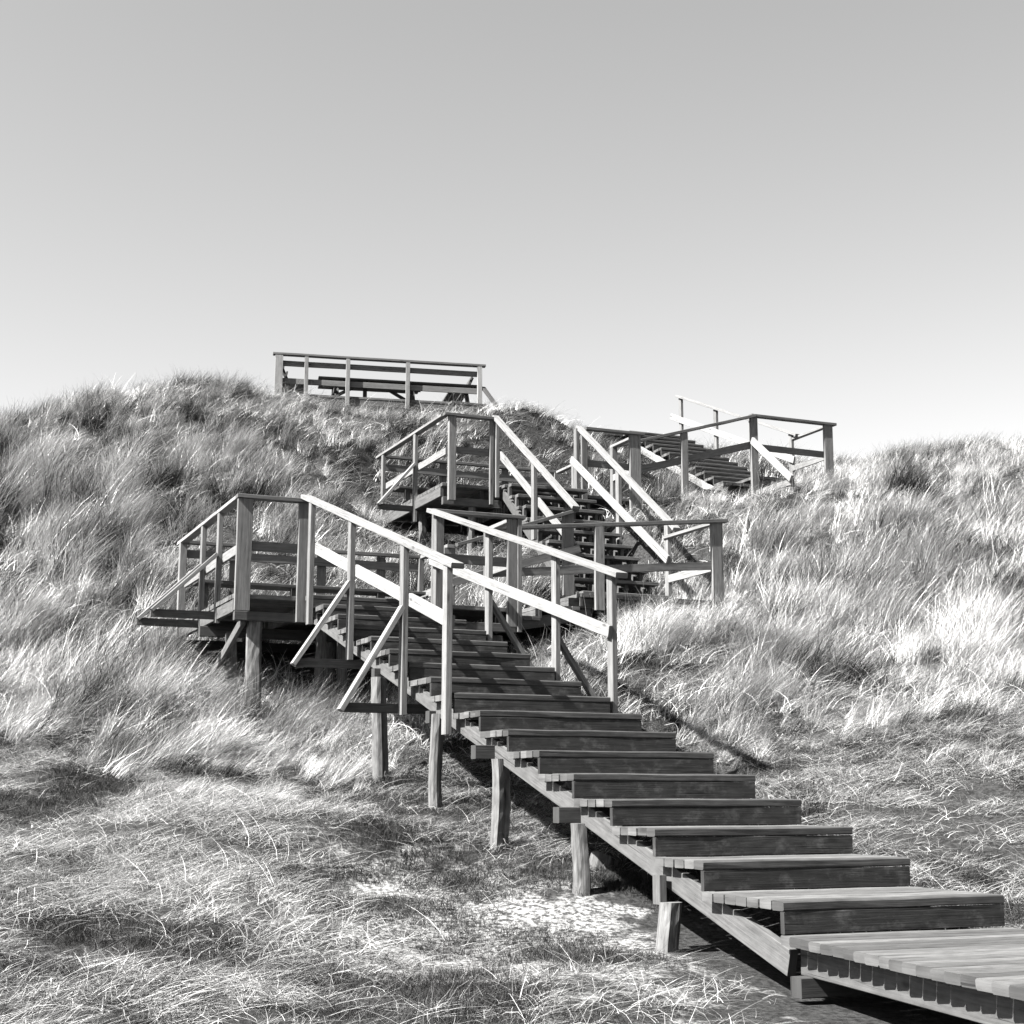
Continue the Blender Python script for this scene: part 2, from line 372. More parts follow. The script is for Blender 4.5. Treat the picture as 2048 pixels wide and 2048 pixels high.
for s, zt in ((2.345, .574), (3.87, 1.03), (5.2, 1.36), (6.75, 1.84)):
    one('crossbeam', M_BEAM, f1, P(s, -.10 if s < 5 else .0, zt), P(s, 1.5, zt), .105, .10, UZ, tone=.6)  # tone lowered to put the shade of the front faces into the colour
for i, (s, wq, zt, rr, ln) in enumerate(((1.03, .03, .085, .072, (0, 0)), (2.27, .045, .52, .066, (.02, 0)), (3.70, .04, .975, .072, (-.01, 0)), (5.10, .04, 1.38, .066, (-.05, .0)), (6.62, .03, 1.80, .075, (0, 0)),
                                 (1.12, 1.36, .10, .07, (0, 0)), (2.34, 1.36, .52, .06, (0, 0)), (3.87, 1.36, .97, .07, (0, 0)), (5.2, 1.36, 1.3, .06, (0, 0)), (6.72, 1.36, 1.78, .07, (0, 0)),)):
    piling(f1, s, wq, zt, rr, ln, seed=20+i)
one('prop', M_BEAM, f1, P(1.09, .0, .07), P(1.09, .0, .24), .05, .09, UW, tone=1.3)
Lz = lambda s: 2.608+.301*(s-4.515); Rz = lambda s: 2.607+.290*(s-4.474)
for s, zb in ((4.60, 1.19), (5.72, 1.40), (7.375, 2.02), (8.905, 2.53)): post(f1, s, -.05, zb, Lz(s)-.045)
for s, zb in ((4.62, 1.22), (5.79, 1.55), (7.47, 2.05), (9.08, 2.56)): post(f1, s, 1.478, zb, Rz(s)-.045, dw=.05)
cap(f1, (4.42, -.03, Lz(4.42)), (9.27, -.03, Lz(9.27)), .115, .048)
cap(f1, (4.38, 1.457, Rz(4.38)), (9.22, 1.457, Rz(9.22)), .115, .048)
Lm = lambda s: 2.235+.295*(s-4.838); Rm = lambda s: 2.152+.278*(s-4.6)
rail(f1, (4.60, -.003, Lm(4.6)), (9.0, -.003, Lm(9.0)), .115, .036)
rail(f1, (4.56, 1.432, Rm(4.56)), (9.15, 1.432, Rm(9.15)), .105, .036)
for s, zo, zb in ((5.72, 1.46, 2.36), (7.375, 1.985, 2.80)):
    one('outrigger', M_BEAM, f1, P(s+.06, -.58, zo), P(s+.06, .3, zo), .085, .045, UZ)
    one('brace', M_RAIL, f1, P(s-.0, -.62, zo-.03), P(s-.0, -.065, zb), .10, .045, UR)
for s, zo, zb in ((5.79, 1.30, 2.15), (7.47, 1.85, 2.7)):
    one('outrigger', M_BEAM, f1, P(s+.08, 1.2, zo), P(s+.08, 2.12, zo), .085, .045, UZ)
    one('brace', M_RAIL, f1, P(s+.03, 2.10, zo-.02), P(s+.03, 1.51, zb), .08, .045, UR, tone=.75)

# ------------------------------------------------------------------ generic landing pieces
def planked(parent, r0, r1, w0, w1, ztop, along='w', th=.05, pitch=.117, mat=None):
    m = MB()
    if along == 'w':
        n = round((r1-r0)/pitch); p = (r1-r0)/n
        for i in range(n):
            m.board(P(r0+p*(i+.5), w0+rnd.uniform(-.004, .004), ztop-th/2), P(r0+p*(i+.5), w1+rnd.uniform(-.004, .004), ztop-th/2), p-.009, th, UR)
    else:
        n = round((w1-w0)/pitch); p = (w1-w0)/n
        for i in range(n):
            m.board(P(r0+rnd.uniform(-.006, .006), w0+p*(i+.5), ztop-th/2), P(r1, w0+p*(i+.5), ztop-th/2), p-.009, th, UW)
    return m.build('deck', mat or M_TREAD, parent)
def bench_seat(parent, r, w0, w1, z):
    m = MB()
    for i in range(3): m.board(P(r+.14*i, w0, z-.02), P(r+.14*i, w1, z-.02), .125, .04, UR, tone=.8)
    return m.build('bench_seat', M_BEAM, parent)

# ------------------------------------------------------------------ first landing
l1 = thing('landing_platform', 'lower landing on crooked split pilings, braced out on its left side', 'platform', P(11, .9, 2.4), 'landings between the flights')
planked(l1, 9.36, 12.75, -.79, 2.64, 2.89)
FR = 9.325
post(l1, FR, -.705, 2.70, 3.953, dr=.05, dw=.17, tone=.95)
post(l1, FR, -.03, 2.60, 3.953, dr=.05, dw=.12, tone=.9)
post(l1, FR+.01, 1.585, 2.60, 3.953, dr=.05, dw=.14, tone=.8)
post(l1, FR, 2.52, 2.66, 3.953, dr=.05, dw=.118, tone=.95)
post(l1, FR-.005, 2.61, 2.60, 3.953, dr=.07, dw=.055, tone=.9)
for r_ in (10.33, 11.28): post(l1, r_, -.765, 2.66, 3.953)
post(l1, 12.66, -.755, 2.6, 3.953, dr=.10, dw=.09)
for w_ in (-.05, 1.15, 2.0): post(l1, 12.76, w_, 2.7, 3.953, dr=.05, dw=.12, tone=.75)
post(l1, 12.7, 2.56, 2.8, 3.953, dr=.1, dw=.07); post(l1, 11.66, 2.59, 2.75, 3.953, dr=.09, dw=.16, tone=.8)
post(l1, 10.15, 2.55, 2.6, 3.953, dr=.1, dw=.09, tone=.7)
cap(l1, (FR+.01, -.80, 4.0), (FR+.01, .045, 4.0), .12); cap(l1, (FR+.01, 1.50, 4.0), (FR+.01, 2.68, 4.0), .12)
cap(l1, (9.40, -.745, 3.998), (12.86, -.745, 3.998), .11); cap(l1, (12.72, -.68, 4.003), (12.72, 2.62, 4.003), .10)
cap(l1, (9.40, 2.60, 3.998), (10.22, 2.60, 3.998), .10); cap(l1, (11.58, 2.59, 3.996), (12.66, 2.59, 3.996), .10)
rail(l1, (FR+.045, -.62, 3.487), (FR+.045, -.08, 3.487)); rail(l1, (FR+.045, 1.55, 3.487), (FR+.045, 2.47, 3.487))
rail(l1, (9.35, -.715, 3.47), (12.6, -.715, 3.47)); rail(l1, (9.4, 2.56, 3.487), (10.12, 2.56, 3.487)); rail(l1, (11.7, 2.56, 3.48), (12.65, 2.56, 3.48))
rail(l1, (12.71, -.70, 3.88), (12.71, 2.56, 3.88), .11); bench_seat(l1, 12.36, -.62, 2.5, 3.44)
for w_ in (-.5, .7, 1.9): post(l1, 12.45, w_, 2.89, 3.40, dr=.09, dw=.09, name='bench_leg', mat=M_BEAM)
one('edge_beam', M_BEAM, l1, P(9.41, -.77, 2.65), P(9.41, 2.60, 2.65), .10, .08, UZ)
one('edge_beam', M_BEAM, l1, P(9.42, -.755, 2.765), P(12.7, -.755, 2.765), .14, .05, UZ, tone=1.1)
one('edge_beam', M_BEAM, l1, P(12.6, -.80, 2.62), P(12.6, 2.60, 2.62), .12, .09, UZ)
for w_ in (.1, .9, 1.7, 2.5): one('joist', M_BEAM, l1, P(9.45, w_, 2.765), P(12.7, w_, 2.765), .14, .05, UZ, tone=.8)
one('crossbeam', M_BEAM, l1, P(10.9, -.85, 2.62), P(10.9, 2.60, 2.62), .12, .09, UZ)
for r_, in ((10.36,), (11.31,)):
    one('outrigger', M_BEAM, l1, P(r_, -1.52, 2.75), P(r_, -.3, 2.75), .09, .05, UZ, tone=1.1)
    one('brace', M_RAIL, l1, P(r_-.07, -1.52, 2.77), P(r_-.07, -.80, 3.46), .10, .045, UR)
MB().log(P(9.50, -.535, 1.25), P(9.50, -.49, 2.60), .108, .088, seed=5, bend=.022, seg=12).build('support_post', M_PILE, l1)
one('support_post', M_PILE, l1, P(10.4, -.50, 1.3), P(10.4, -.58, 2.56), .11, .10, UW)
piling(l1, 12.3, -.55, 2.56, .085, seed=8)
one('brace', M_BEAM, l1, P(9.42, -.66, 2.61), P(11.5, -.70, 1.86), .10, .05, UZ, tone=1.3)
for i, (r_, w_) in enumerate(((9.9, .36), (9.9, .62), (9.6, 2.45), (11.0, .8), (11.0, 2.3), (12.5, 1.2), (12.5, 2.4))): piling(l1, r_, w_, 2.58, .07, seed=40+i)

# ------------------------------------------------------------------ short flight, first landing to foot of the steep stairs
f2 = thing('wooden_staircase', 'short flight of two low steps crossing right to the foot of the steep stairs', 'staircase', P(10.9, 4.2, 3.0), 'flights of wooden stairs up the dune')
def cross_steps(parent, r0, r1, noses, zs, wend, tn=1.0):
    """steps climbing in +w, planks along r"""
    for k, (wn, z) in enumerate(zip(noses, zs)):
        we = noses[k+1]+.02 if k+1 < len(noses) else wend
        m = MB(); n = max(1, round((we-wn)/.117)); p = (we-wn)/n
        for i in range(n): m.board(P(r0+rnd.uniform(-.005, .005), wn+p*(i+.5), z-.025), P(r1, wn+p*(i+.5), z-.025), p-.009, .05, UW)
        st = m.build('step', M_TREAD, parent)
        MB().board(P(r0+.01, wn+.02, z-.05-.062), P(r1-.01, wn+.02, z-.05-.062), .115, .036, UZ, tone=tn).build('riser_board', M_BEAM, st)
cross_steps(f2, 10.17, 11.58, (2.68, 3.25), (2.91, 3.06), 3.82, 1.3)
MB().board(P(10.18, 3.84, 3.125), P(11.56, 3.84, 3.125), .115, .036, UZ, tone=1.3).build('riser_board', M_BEAM, f2)
for r_ in (10.24, 11.5): one('stringer', M_BEAM, f2, P(r_, 2.66, 2.74), P(r_, 4.0, 2.98), .14, .05, UZ)
cap(f2, (10.15, 2.66, 4.01), (10.15, 5.98, 4.337), .11, .048); cap(f2, (11.6, 2.68, 4.02), (11.58, 4.46, 4.62), .10)
rail(f2, (10.17, 2.6, 3.475), (10.17, 5.80, 3.755), .105); rail(f2, (11.6, 2.62, 3.54), (11.6, 4.50, 4.12), .11)
post(f2, 10.12, 4.07, 3.02, 4.11, dr=.05, dw=.13); post(f2, 11.62, 4.33, 3.4, 4.56, dr=.05, dw=.17, tone=.85)
post(f2, 11.62, 3.5, 3.0, 4.22, dr=.07, dw=.09, tone=.8)

l2 = thing('landing_platform', 'small landing at the foot of the steep open stairs, half sunk in grass', 'platform', P(10.9, 4.9, 3.0), 'landings between the flights')
planked(l2, 10.17, 11.85, 3.83, 5.92, 3.235, 'r', pitch=.125)
one('edge_beam', M_BEAM, l2, P(10.24, 3.7, 3.11), P(10.24, 5.9, 3.11), .13, .05, UZ, tone=.8)
one('edge_beam', M_BEAM, l2, P(11.7, 3.7, 3.11), P(11.7, 5.9, 3.11), .13, .05, UZ, tone=.8)
for i, (r_, w_) in enumerate(((10.35, 3.9), (10.35, 5.6), (11.6, 3.9))): piling(l2, r_, w_, 3.06, .07, seed=60+i)
post(l2, 10.16, 5.83, 3.05, 4.285, dr=.06, dw=.165)
cap(l2, (10.22, 5.90, 4.33), (11.62, 5.86, 4.33), .09); rail(l2, (10.2, 5.86, 3.76), (11.6, 5.86, 3.76), .11)

# ------------------------------------------------------------------ steep flight with open risers
f3 = thing('wooden_staircase', 'steep middle flight with open risers and pale handrails on both sides', 'staircase', P(12.8, 5.1, 4.2), 'flights of wooden stairs up the dune')
RI, GO, R30 = .2215, .2845, 11.44
for k in range(1, 11):
    r_ = R30+GO*(k-1); z = 3.235+RI*k
    m = MB()
    for i in range(2): m.board(P(r_+.065+.13*i, 4.43+.05*(1-i)+rnd.uniform(-.01, .01), z-.024), P(r_+.065+.13*i, 5.80+rnd.uniform(-.01, .01), z-.024), .122, .047, UR, tone=rnd.uniform(.75, 1.1))
    m.build('step', M_TREAD, f3)
for wo_ in (4.50, 4.93, 5.32, 5.70):
    m = MB(); m.board(P(R30+.16, wo_, 3.235-.02), P(R30+.16+GO*9.6, wo_, 3.235-.02+RI*9.6), .15, .05, UZ, tone=.9)
    for k in range(1, 11):
        r_ = R30+GO*(k-1)+.10; z = 3.235+RI*k-.048
        m.board(P(r_, wo_, z-.16), P(r_, wo_, z-.002), .05, .06, UW, tone=.9)
    m.build('stringer', M_BEAM, f3)
c3L = lambda r: 4.566+.671*(r-11.359); c3R = lambda r: 4.357+.692*(r-11.251)
cap(f3, (11.45, 4.375, c3L(11.45)), (14.40, 4.375, c3L(14.40)), .11, .05); cap(f3, (11.33, 5.88, c3R(11.33)), (14.50, 5.88, c3R(14.5)), .11, .05)
m3L = lambda r: 4.48+.689*(r-12.109); m3R = lambda r: 3.934+.661*(r-11.311)
rail(f3, (11.62, 4.44, m3L(11.62)+.005), (14.42, 4.44, m3L(14.42)), .115); rail(f3, (11.45, 5.80, m3R(11.45)), (14.62, 5.80, m3R(14.62)), .125)
post(f3, 12.90, 4.385, 4.38, c3L(12.9)-.05, dw=.06); post(f3, 14.36, 4.385, 5.27, c3L(14.36)-.05, dw=.06)
post(f3, 11.57, 5.87, 3.1, c3R(11.57)-.05, dw=.06); post(f3, 13.10, 5.88, 4.2, c3R(13.1)-.05, dw=.06); post(f3, 14.48, 5.83, 5.2, c3R(14.48)-.05, dr=.1, dw=.06)

# ------------------------------------------------------------------ upper landing
l3 = thing('landing_platform', 'upper landing at the head of the steep stairs, benched along its back', 'platform', P(16, 5.2, 5.0), 'landings between the flights')
planked(l3, 14.41, 17.65, 3.5, 6.95, 5.455)
F3 = 14.37
post(l3, F3, 3.64, 5.18, 6.51, dr=.07, dw=.12); post(l3, F3, 4.30, 5.16, 6.51, dr=.05, dw=.06)
post(l3, F3+.02, 5.92, 5.2, 6.51, dr=.05, dw=.10, tone=.75); post(l3, F3, 6.83, 5.0, 6.51, dr=.06, dw=.20)
for r_ in (15.72, 17.4): post(l3, r_, 3.51, 5.05, 6.51)
for w_ in (4.7, 5.9): post(l3, 17.66, w_, 5.3, 6.51, dr=.05, dw=.12, tone=.75)
post(l3, 17.6, 6.88, 5.3, 6.51, dr=.1, dw=.08); post(l3, 16.88, 6.93, 5.3, 6.51, dr=.09, dw=.10); post(l3, 15.33, 6.93, 5.2, 6.51, dr=.1, dw=.10, tone=.9)
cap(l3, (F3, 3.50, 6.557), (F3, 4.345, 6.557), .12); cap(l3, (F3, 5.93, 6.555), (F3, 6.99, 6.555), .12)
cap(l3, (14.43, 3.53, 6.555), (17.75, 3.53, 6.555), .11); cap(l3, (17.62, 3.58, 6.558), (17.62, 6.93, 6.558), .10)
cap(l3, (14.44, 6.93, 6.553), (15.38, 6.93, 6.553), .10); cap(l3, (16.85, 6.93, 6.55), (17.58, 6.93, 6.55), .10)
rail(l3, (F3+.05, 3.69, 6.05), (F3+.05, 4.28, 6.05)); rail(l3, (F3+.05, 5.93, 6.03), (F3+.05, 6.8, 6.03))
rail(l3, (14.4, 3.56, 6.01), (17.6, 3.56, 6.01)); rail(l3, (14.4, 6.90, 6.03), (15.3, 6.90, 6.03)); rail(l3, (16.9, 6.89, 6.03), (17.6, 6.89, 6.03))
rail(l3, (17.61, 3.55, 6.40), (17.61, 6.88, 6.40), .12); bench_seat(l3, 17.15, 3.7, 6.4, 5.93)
for w_ in (3.9, 5.0, 6.1): post(l3, 17.25, w_, 5.45, 5.9, dr=.09, dw=.09, name='bench_leg', mat=M_BEAM)
one('edge_beam', M_BEAM, l3, P(14.46, 3.52, 5.18), P(14.46, 4.5, 5.18), .12, .08, UZ); one('edge_beam', M_BEAM, l3, P(14.46, 5.7, 5.18), P(14.46, 6.95, 5.18), .12, .08, UZ)
one('edge_beam', M_BEAM, l3, P(14.48, 3.52, 5.325), P(17.6, 3.52, 5.325), .15, .05, UZ, tone=1.15)
one('edge_beam', M_BEAM, l3, P(17.5, 3.5, 5.3), P(17.5, 6.9, 5.3), .14, .07, UZ)
for w_ in (4.2, 5.0, 5.9, 6.8): one('joist', M_BEAM, l3, P(14.5, w_, 5.325), P(17.6, w_, 5.325), .14, .05, UZ, tone=.8)
one('outrigger', M_BEAM, l3, P(15.76, 2.88, 5.27), P(15.76, 3.9, 5.27), .09, .05, UZ); one('brace', M_RAIL, l3, P(15.69, 2.88, 5.29), P(15.69, 3.48, 6.0), .10, .045, UR)
piling(l3, 14.5, 4.02, 5.12, .065, seed=71); piling(l3, 15.9, 3.7, 5.24, .07, seed=72); piling(l3, 14.5, 6.6, 5.12, .07, seed=73); piling(l3, 17.3, 3.7, 5.24, .07, seed=74)

# ------------------------------------------------------------------ flight from the upper landing to the right
f4 = thing('wooden_staircase', 'low flight climbing right along the grass to the foot of the uppermost steps', 'staircase', P(16.1, 8.3, 5.8), 'flights of wooden stairs up the dune')
cross_steps(f4, 15.35, 16.85, tuple(7.02+.53*k for k in range(5)), tuple(5.455+.1622*(k+.0)+(.002 if k == 0 else 0) for k in range(5)), 9.70, 1.1)
for r_ in (15.42, 16.78): one('stringer', M_BEAM, f4, P(r_, 6.98, 5.28), P(r_, 9.7, 6.02), .15, .05, UZ)
c4 = lambda w: 6.555+.297*(w-6.95)
cap(f4, (15.3, 7.0, c4(7.0)), (15.3, 9.72, c4(9.68)), .11, .048); rail(f4, (15.34, 6.95, 6.10), (15.34, 9.64, 6.87), .125)
post(f4, 15.29, 8.275, 5.2, c4(8.27)-.05, dr=.06, dw=.125)

l4 = thing('landing_platform', 'small railed landing at far right with a brace propped outwards', 'platform', P(16.1, 10.5, 6.1), 'landings between the flights')
planked(l4, 15.33, 16.98, 9.72, 11.36, 6.266, 'w')
one('edge_beam', M_BEAM, l4, P(15.4, 9.7, 6.14), P(15.4, 11.35, 6.14), .14, .05, UZ)
one('edge_beam', M_BEAM, l4, P(16.9, 9.7, 6.14), P(16.9, 11.35, 6.14), .14, .05, UZ)
post(l4, 15.31, 9.70, 5.9, 7.32, dr=.06, dw=.14); post(l4, 15.31, 11.27, 5.8, 7.32, dr=.06, dw=.18)
cap(l4, (15.31, 9.64, 7.366), (15.31, 11.43, 7.366), .12); cap(l4, (15.37, 11.34, 7.36), (16.62, 11.34, 7.36), .10)
rail(l4, (15.355, 9.66, 6.845), (15.355, 11.22, 6.835), .115); rail(l4, (15.36, 11.30, 6.82), (16.6, 11.30, 6.82), .11)
one('outrigger', M_RAIL, l4, P(14.15, 9.72, 5.93), P(15.9, 9.72, 5.93), .11, .05, UZ); one('brace', M_RAIL, l4, P(14.12, 9.67, 5.97), P(15.27, 9.64, 6.88), .12, .05, UZ, tone=1.15)
for i, (r_, w_) in enumerate(((15.5, 9.8), (15.5, 11.2))): piling(l4, r_, w_, 6.07, .07, seed=80+i)

# ------------------------------------------------------------------ uppermost flight
f5 = thing('wooden_staircase', 'uppermost flight of close dark steps rising to the skyline', 'staircase', P(18.7, 10.5, 7.2), 'flights of wooden stairs up the dune')
nz5 = lambda k: 16.98+(k-2)*.3355
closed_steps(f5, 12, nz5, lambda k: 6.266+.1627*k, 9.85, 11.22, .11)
for wo_, tn in ((9.90, 1.3), (10.5, .9), (11.15, .9)):
    one('stringer', M_RAIL, f5, P(16.75, wo_, 6.174), P(20.3, wo_, 6.174+3.55*.485), .13, .055, UZ, tone=tn)
c5 = lambda r: 7.39+.4125*(r-16.32)
for r_ in (16.56, 17.95, 19.30, 20.75): post(f5, r_, 11.31, c5(r_)-1.25 if r_ > 17 else 6.1, c5(r_)-.045, dw=.06)
cap(f5, (16.3, 11.29, c5(16.3)), (20.85, 11.29, c5(20.85)), .11); rail(f5, (16.4, 11.26, c5(16.4)-.46), (21.1, 11.26, c5(21.1)-.46), .13)
l5 = thing('landing_platform', 'low plank landing on the dune crest above the uppermost flight', 'platform', P(21.3, 9.5, 8.1), 'landings between the flights')
planked(l5, 20.66, 22.1, 9.0, 11.25, 8.218, 'w')
one('edge_beam', M_BEAM, l5, P(20.75, 9.0, 8.1), P(20.75, 11.2, 8.1), .13, .05, UZ)

# ------------------------------------------------------------------ summit platform with benches and picnic table
A0 = np.array([22.92, 2.906]); A1 = np.array([22.075, 7.203]); E1 = (A1-A0)/np.linalg.norm(A1-A0); E2 = np.array([E1[1], -E1[0]]); LL = float(np.linalg.norm(A1-A0))
def Q(a, b, z): q = A0 + E1*a + E2*b; return P(q[0], q[1], z)
UE1 = D(E1[0], E1[1], 0); UE2 = D(E2[0], E2[1], 0)
FZ = 8.95
sp = thing('viewing_platform', 'summit lookout platform railed against the sky on the dune crest', 'platform', Q(2.2, 1.3, 8.9))
m = MB()
for i in range(22): m.board(Q(0, .06+.12*i, FZ-.025), Q(LL, .06+.12*i, FZ-.025), .11, .05, UE2)
m.build('deck', M_TREAD, sp)
one('edge_beam', M_BEAM, sp, Q(0, .04, FZ-.12), Q(LL, .04, FZ-.12), .14, .05, UZ)
for a, wd in ((.06, .16), (.63, .08), (1.50, .085), (2.77, .085), (LL-.06, .10)):
    one('railing_post', M_RAIL, sp, Q(a, -.03, FZ-.22), Q(a, -.03, 9.755), wd, .07, UE1)
one('handrail', M_RAIL, sp, Q(-.07, 0, 9.778), Q(LL+.07, 0, 9.778), .14, .045, UE2, tone=.5)
one('mid_rail', M_RAIL, sp, Q(.05, .05, 9.60), Q(LL-.05, .05, 9.60), .115, .035, UZ, tone=.6)
one('mid_rail', M_RAIL, sp, Q(.05, .05, 9.22), Q(LL-.05, .05, 9.22), .12, .035, UZ, tone=.6)
for b in (.9, 1.8, 2.6): 
    one('railing_post', M_RAIL, sp, Q(LL, b, FZ-.2), Q(LL, b, 9.5), .08, .08, UE1) if b > 2 else None
m = MB()
for i in range(3): m.board(Q(.9, .16+.13*i, 9.36), Q(LL-.05, .16+.13*i, 9.36), .12, .04, UE2, tone=.6)
m.build('bench_seat', M_BEAM, sp)
for a in (1.9, 2.9, 3.75): one('bench_leg', M_BEAM, sp, Q(a, .3, FZ), Q(a, .3, 9.34), .08, .08, UE1, tone=.5)
for a in (.5, 2.2, 3.9): one('support_post', M_PILE, sp, Q(a, .1, 8.3), Q(a, .1, FZ-.19), .12, .12, UE1)

pt = thing('picnic_table', 'timber picnic table standing on the summit lookout platform', 'picnic table', Q(2.1, 1.3, FZ))
m = MB()
for i in range(5): m.board(Q(1.0, 1.0+.15*i, 9.55), Q(3.22, 1.0+.15*i, 9.55), .14, .045, UE2, tone=.7)
m.build('tabletop', M_TREAD, pt)
for b in (.62, 1.95): one('seat', M_TREAD, pt, Q(1.05, b, 9.34), Q(3.15, b, 9.34), .22, .045, UE2, tone=.7)
for a in (1.3, 2.95):
    one('crossbar', M_BEAM, pt, Q(a, .5, 9.29), Q(a, 2.05, 9.29), .09, .045, UZ, tone=.6)
    for s_ in (-1, 1): one('leg', M_BEAM, pt, Q(a+.05, 1.3+s_*.62, FZ), Q(a+.05, 1.3+s_*.28, 9.52), .09, .045, UE1, tone=.6)
    one('brace', M_BEAM, pt, Q(a+(-.45 if a > 2 else .45), 1.3, 9.50), Q(a, 1.3, 9.25), .07, .045, UZ, tone=.6)
def slat_bench(a, flip, lab):
    t = thing('bench', lab, 'bench', Q(a, 1.4, FZ), 'benches on the lookout platform')
    for b in (.75, 2.1):
        one('leg', M_BEAM, t, Q(a-flip*.17, b, FZ), Q(a-flip*.20, b, 9.36), .08, .08, UE1, tone=.5)
        one('leg', M_BEAM, t, Q(a+flip*.20, b, FZ), Q(a+flip*.13, b, 9.40), .08, .08, UE1, tone=.5)
        one('back_support', M_BEAM, t, Q(a+flip*.10, b, 9.32), Q(a+flip*.27, b, 9.72), .07, .06, UE1, tone=.5)
    m = MB()
    for i in range(3): m.board(Q(a-.17+.15*i, .6, 9.41), Q(a-.17+.15*i, 2.25, 9.41), .13, .04, UE1, tone=.6)
    m.build('seat', M_TREAD, t)
    m = MB()
    for i in range(2): m.board(Q(a+flip*(.17+.07*i), .6, 9.53+.16*i), Q(a+flip*(.17+.07*i), 2.25, 9.53+.16*i), .12, .035, UE1*.4+UZ, tone=.6)
    m.build('backrest', M_TREAD, t)
slat_bench(.42, -1, 'slatted bench seen end-on at the left post of the summit platform')
slat_bench(LL-.35, 1, 'slatted bench seen end-on at the right post of the summit platform')
f6 = thing('wooden_staircase', 'narrow topmost stair with one sloping handrail beside the lookout platform', 'staircase', P(21.3, 7.2, 8.3), 'flights of wooden stairs up the dune')
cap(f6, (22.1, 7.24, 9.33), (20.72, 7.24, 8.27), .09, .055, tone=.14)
for k in range(4):
    m = MB()
    for i in range(2): m.board(P(21.95-.28*k-.13*i, 6.4, 8.83-.17*k), P(21.95-.28*k-.13*i, 7.18, 8.83-.17*k), .12, .045, UR)
    m.build('step', M_TREAD, f6)
one('stringer', M_RAIL, f6, P(22.0, 7.14, 8.78), P(20.9, 7.14, 8.12), .14, .05, UZ, tone=1.3)
post(f6, 21.0, 7.24, 7.9, 8.45, dw=.06)

# ------------------------------------------------------------------ half-buried log beside the second piling
lg = MB().log(P(2.82, .40, -.02), P(2.86, .52, .28), .13, .11, seed=91, n=14, seg=5, bend=.01, flat=.55).build('log', M_PILE)
tag(lg, 'rounded log stump half buried under the lowest flight', 'log')

# ------------------------------------------------------------------ vegetation (uncountable: one object per kind of ground cover)
TUFTS = bpy.data.collections.new('blade_sources')
def blades(name, n, base_r, lmin, lmax, lean, spread, width, mat, seed, droop=.5, segs=4, kink=.1):
    g = np.random.RandomState(seed); V = []; F = []; T = []
    for i in range(n):
        a = g.uniform(0, 6.283); rr = base_r*math.sqrt(g.uniform()); x, y = rr*math.cos(a), rr*math.sin(a)
        L = g.uniform(lmin, lmax); th = g.normal(0, spread)+(a*0); ln = max(.02, lean + g.normal(0, .22))
        d = np.array([math.cos(th), math.sin(th)]); out = np.array([math.cos(a), math.sin(a)])*.25
        d = d*ln + out; ang0 = np.hypot(*d)*.55; dd = d/np.hypot(*d); curve = droop*(.4+g.uniform(0, .9))
        p = np.array([x, y, -.05]); st = L/segs; wd = width*g.uniform(.6, 1.3); tn = g.choice([1.1, 1.3, 1, .7, 1.5, .4, .22]) * g.uniform(.8, 1.2)
        yaw = g.normal(0, .22); kj = g.randint(1, segs+1) if g.uniform() < kink else 99
        side = np.array([-dd[1], dd[0], 0]); ph = g.uniform(-.8, .8); side = side*math.cos(ph) + np.array([0, 0, 1])*math.sin(ph)*.6
        i0 = len(V)
        for j in range(segs+1):
            if j == kj: ang0 += g.uniform(.5, 1.3); yaw += g.normal(0, .8)
            cy, sy = math.cos(yaw), math.sin(yaw); yaw *= .8; dd = np.array([dd[0]*cy-dd[1]*sy, dd[0]*sy+dd[1]*cy])
            f = j/segs; ang = ang0 + curve*f*1.3; wv = wd*(1-f*.85)/2
            V.append(p - side*wv); V.append(p + side*wv)
            p = p + np.array([dd[0]*math.sin(ang), dd[1]*math.sin(ang), math.cos(ang)])*st
        for j in range(segs): q = i0+2*j; F.append((q, q+1, q+3, q+2)); T.append(tn)
    me = bpy.data.meshes.new(name); me.from_pydata([tuple(v) for v in V], [], F)
    at = me.attributes.new('tone', 'FLOAT', 'FACE'); at.data.foreach_set('value', T); me.materials.append(mat)
    o = bpy.data.objects.new(name, me); TUFTS.objects.link(o); return o
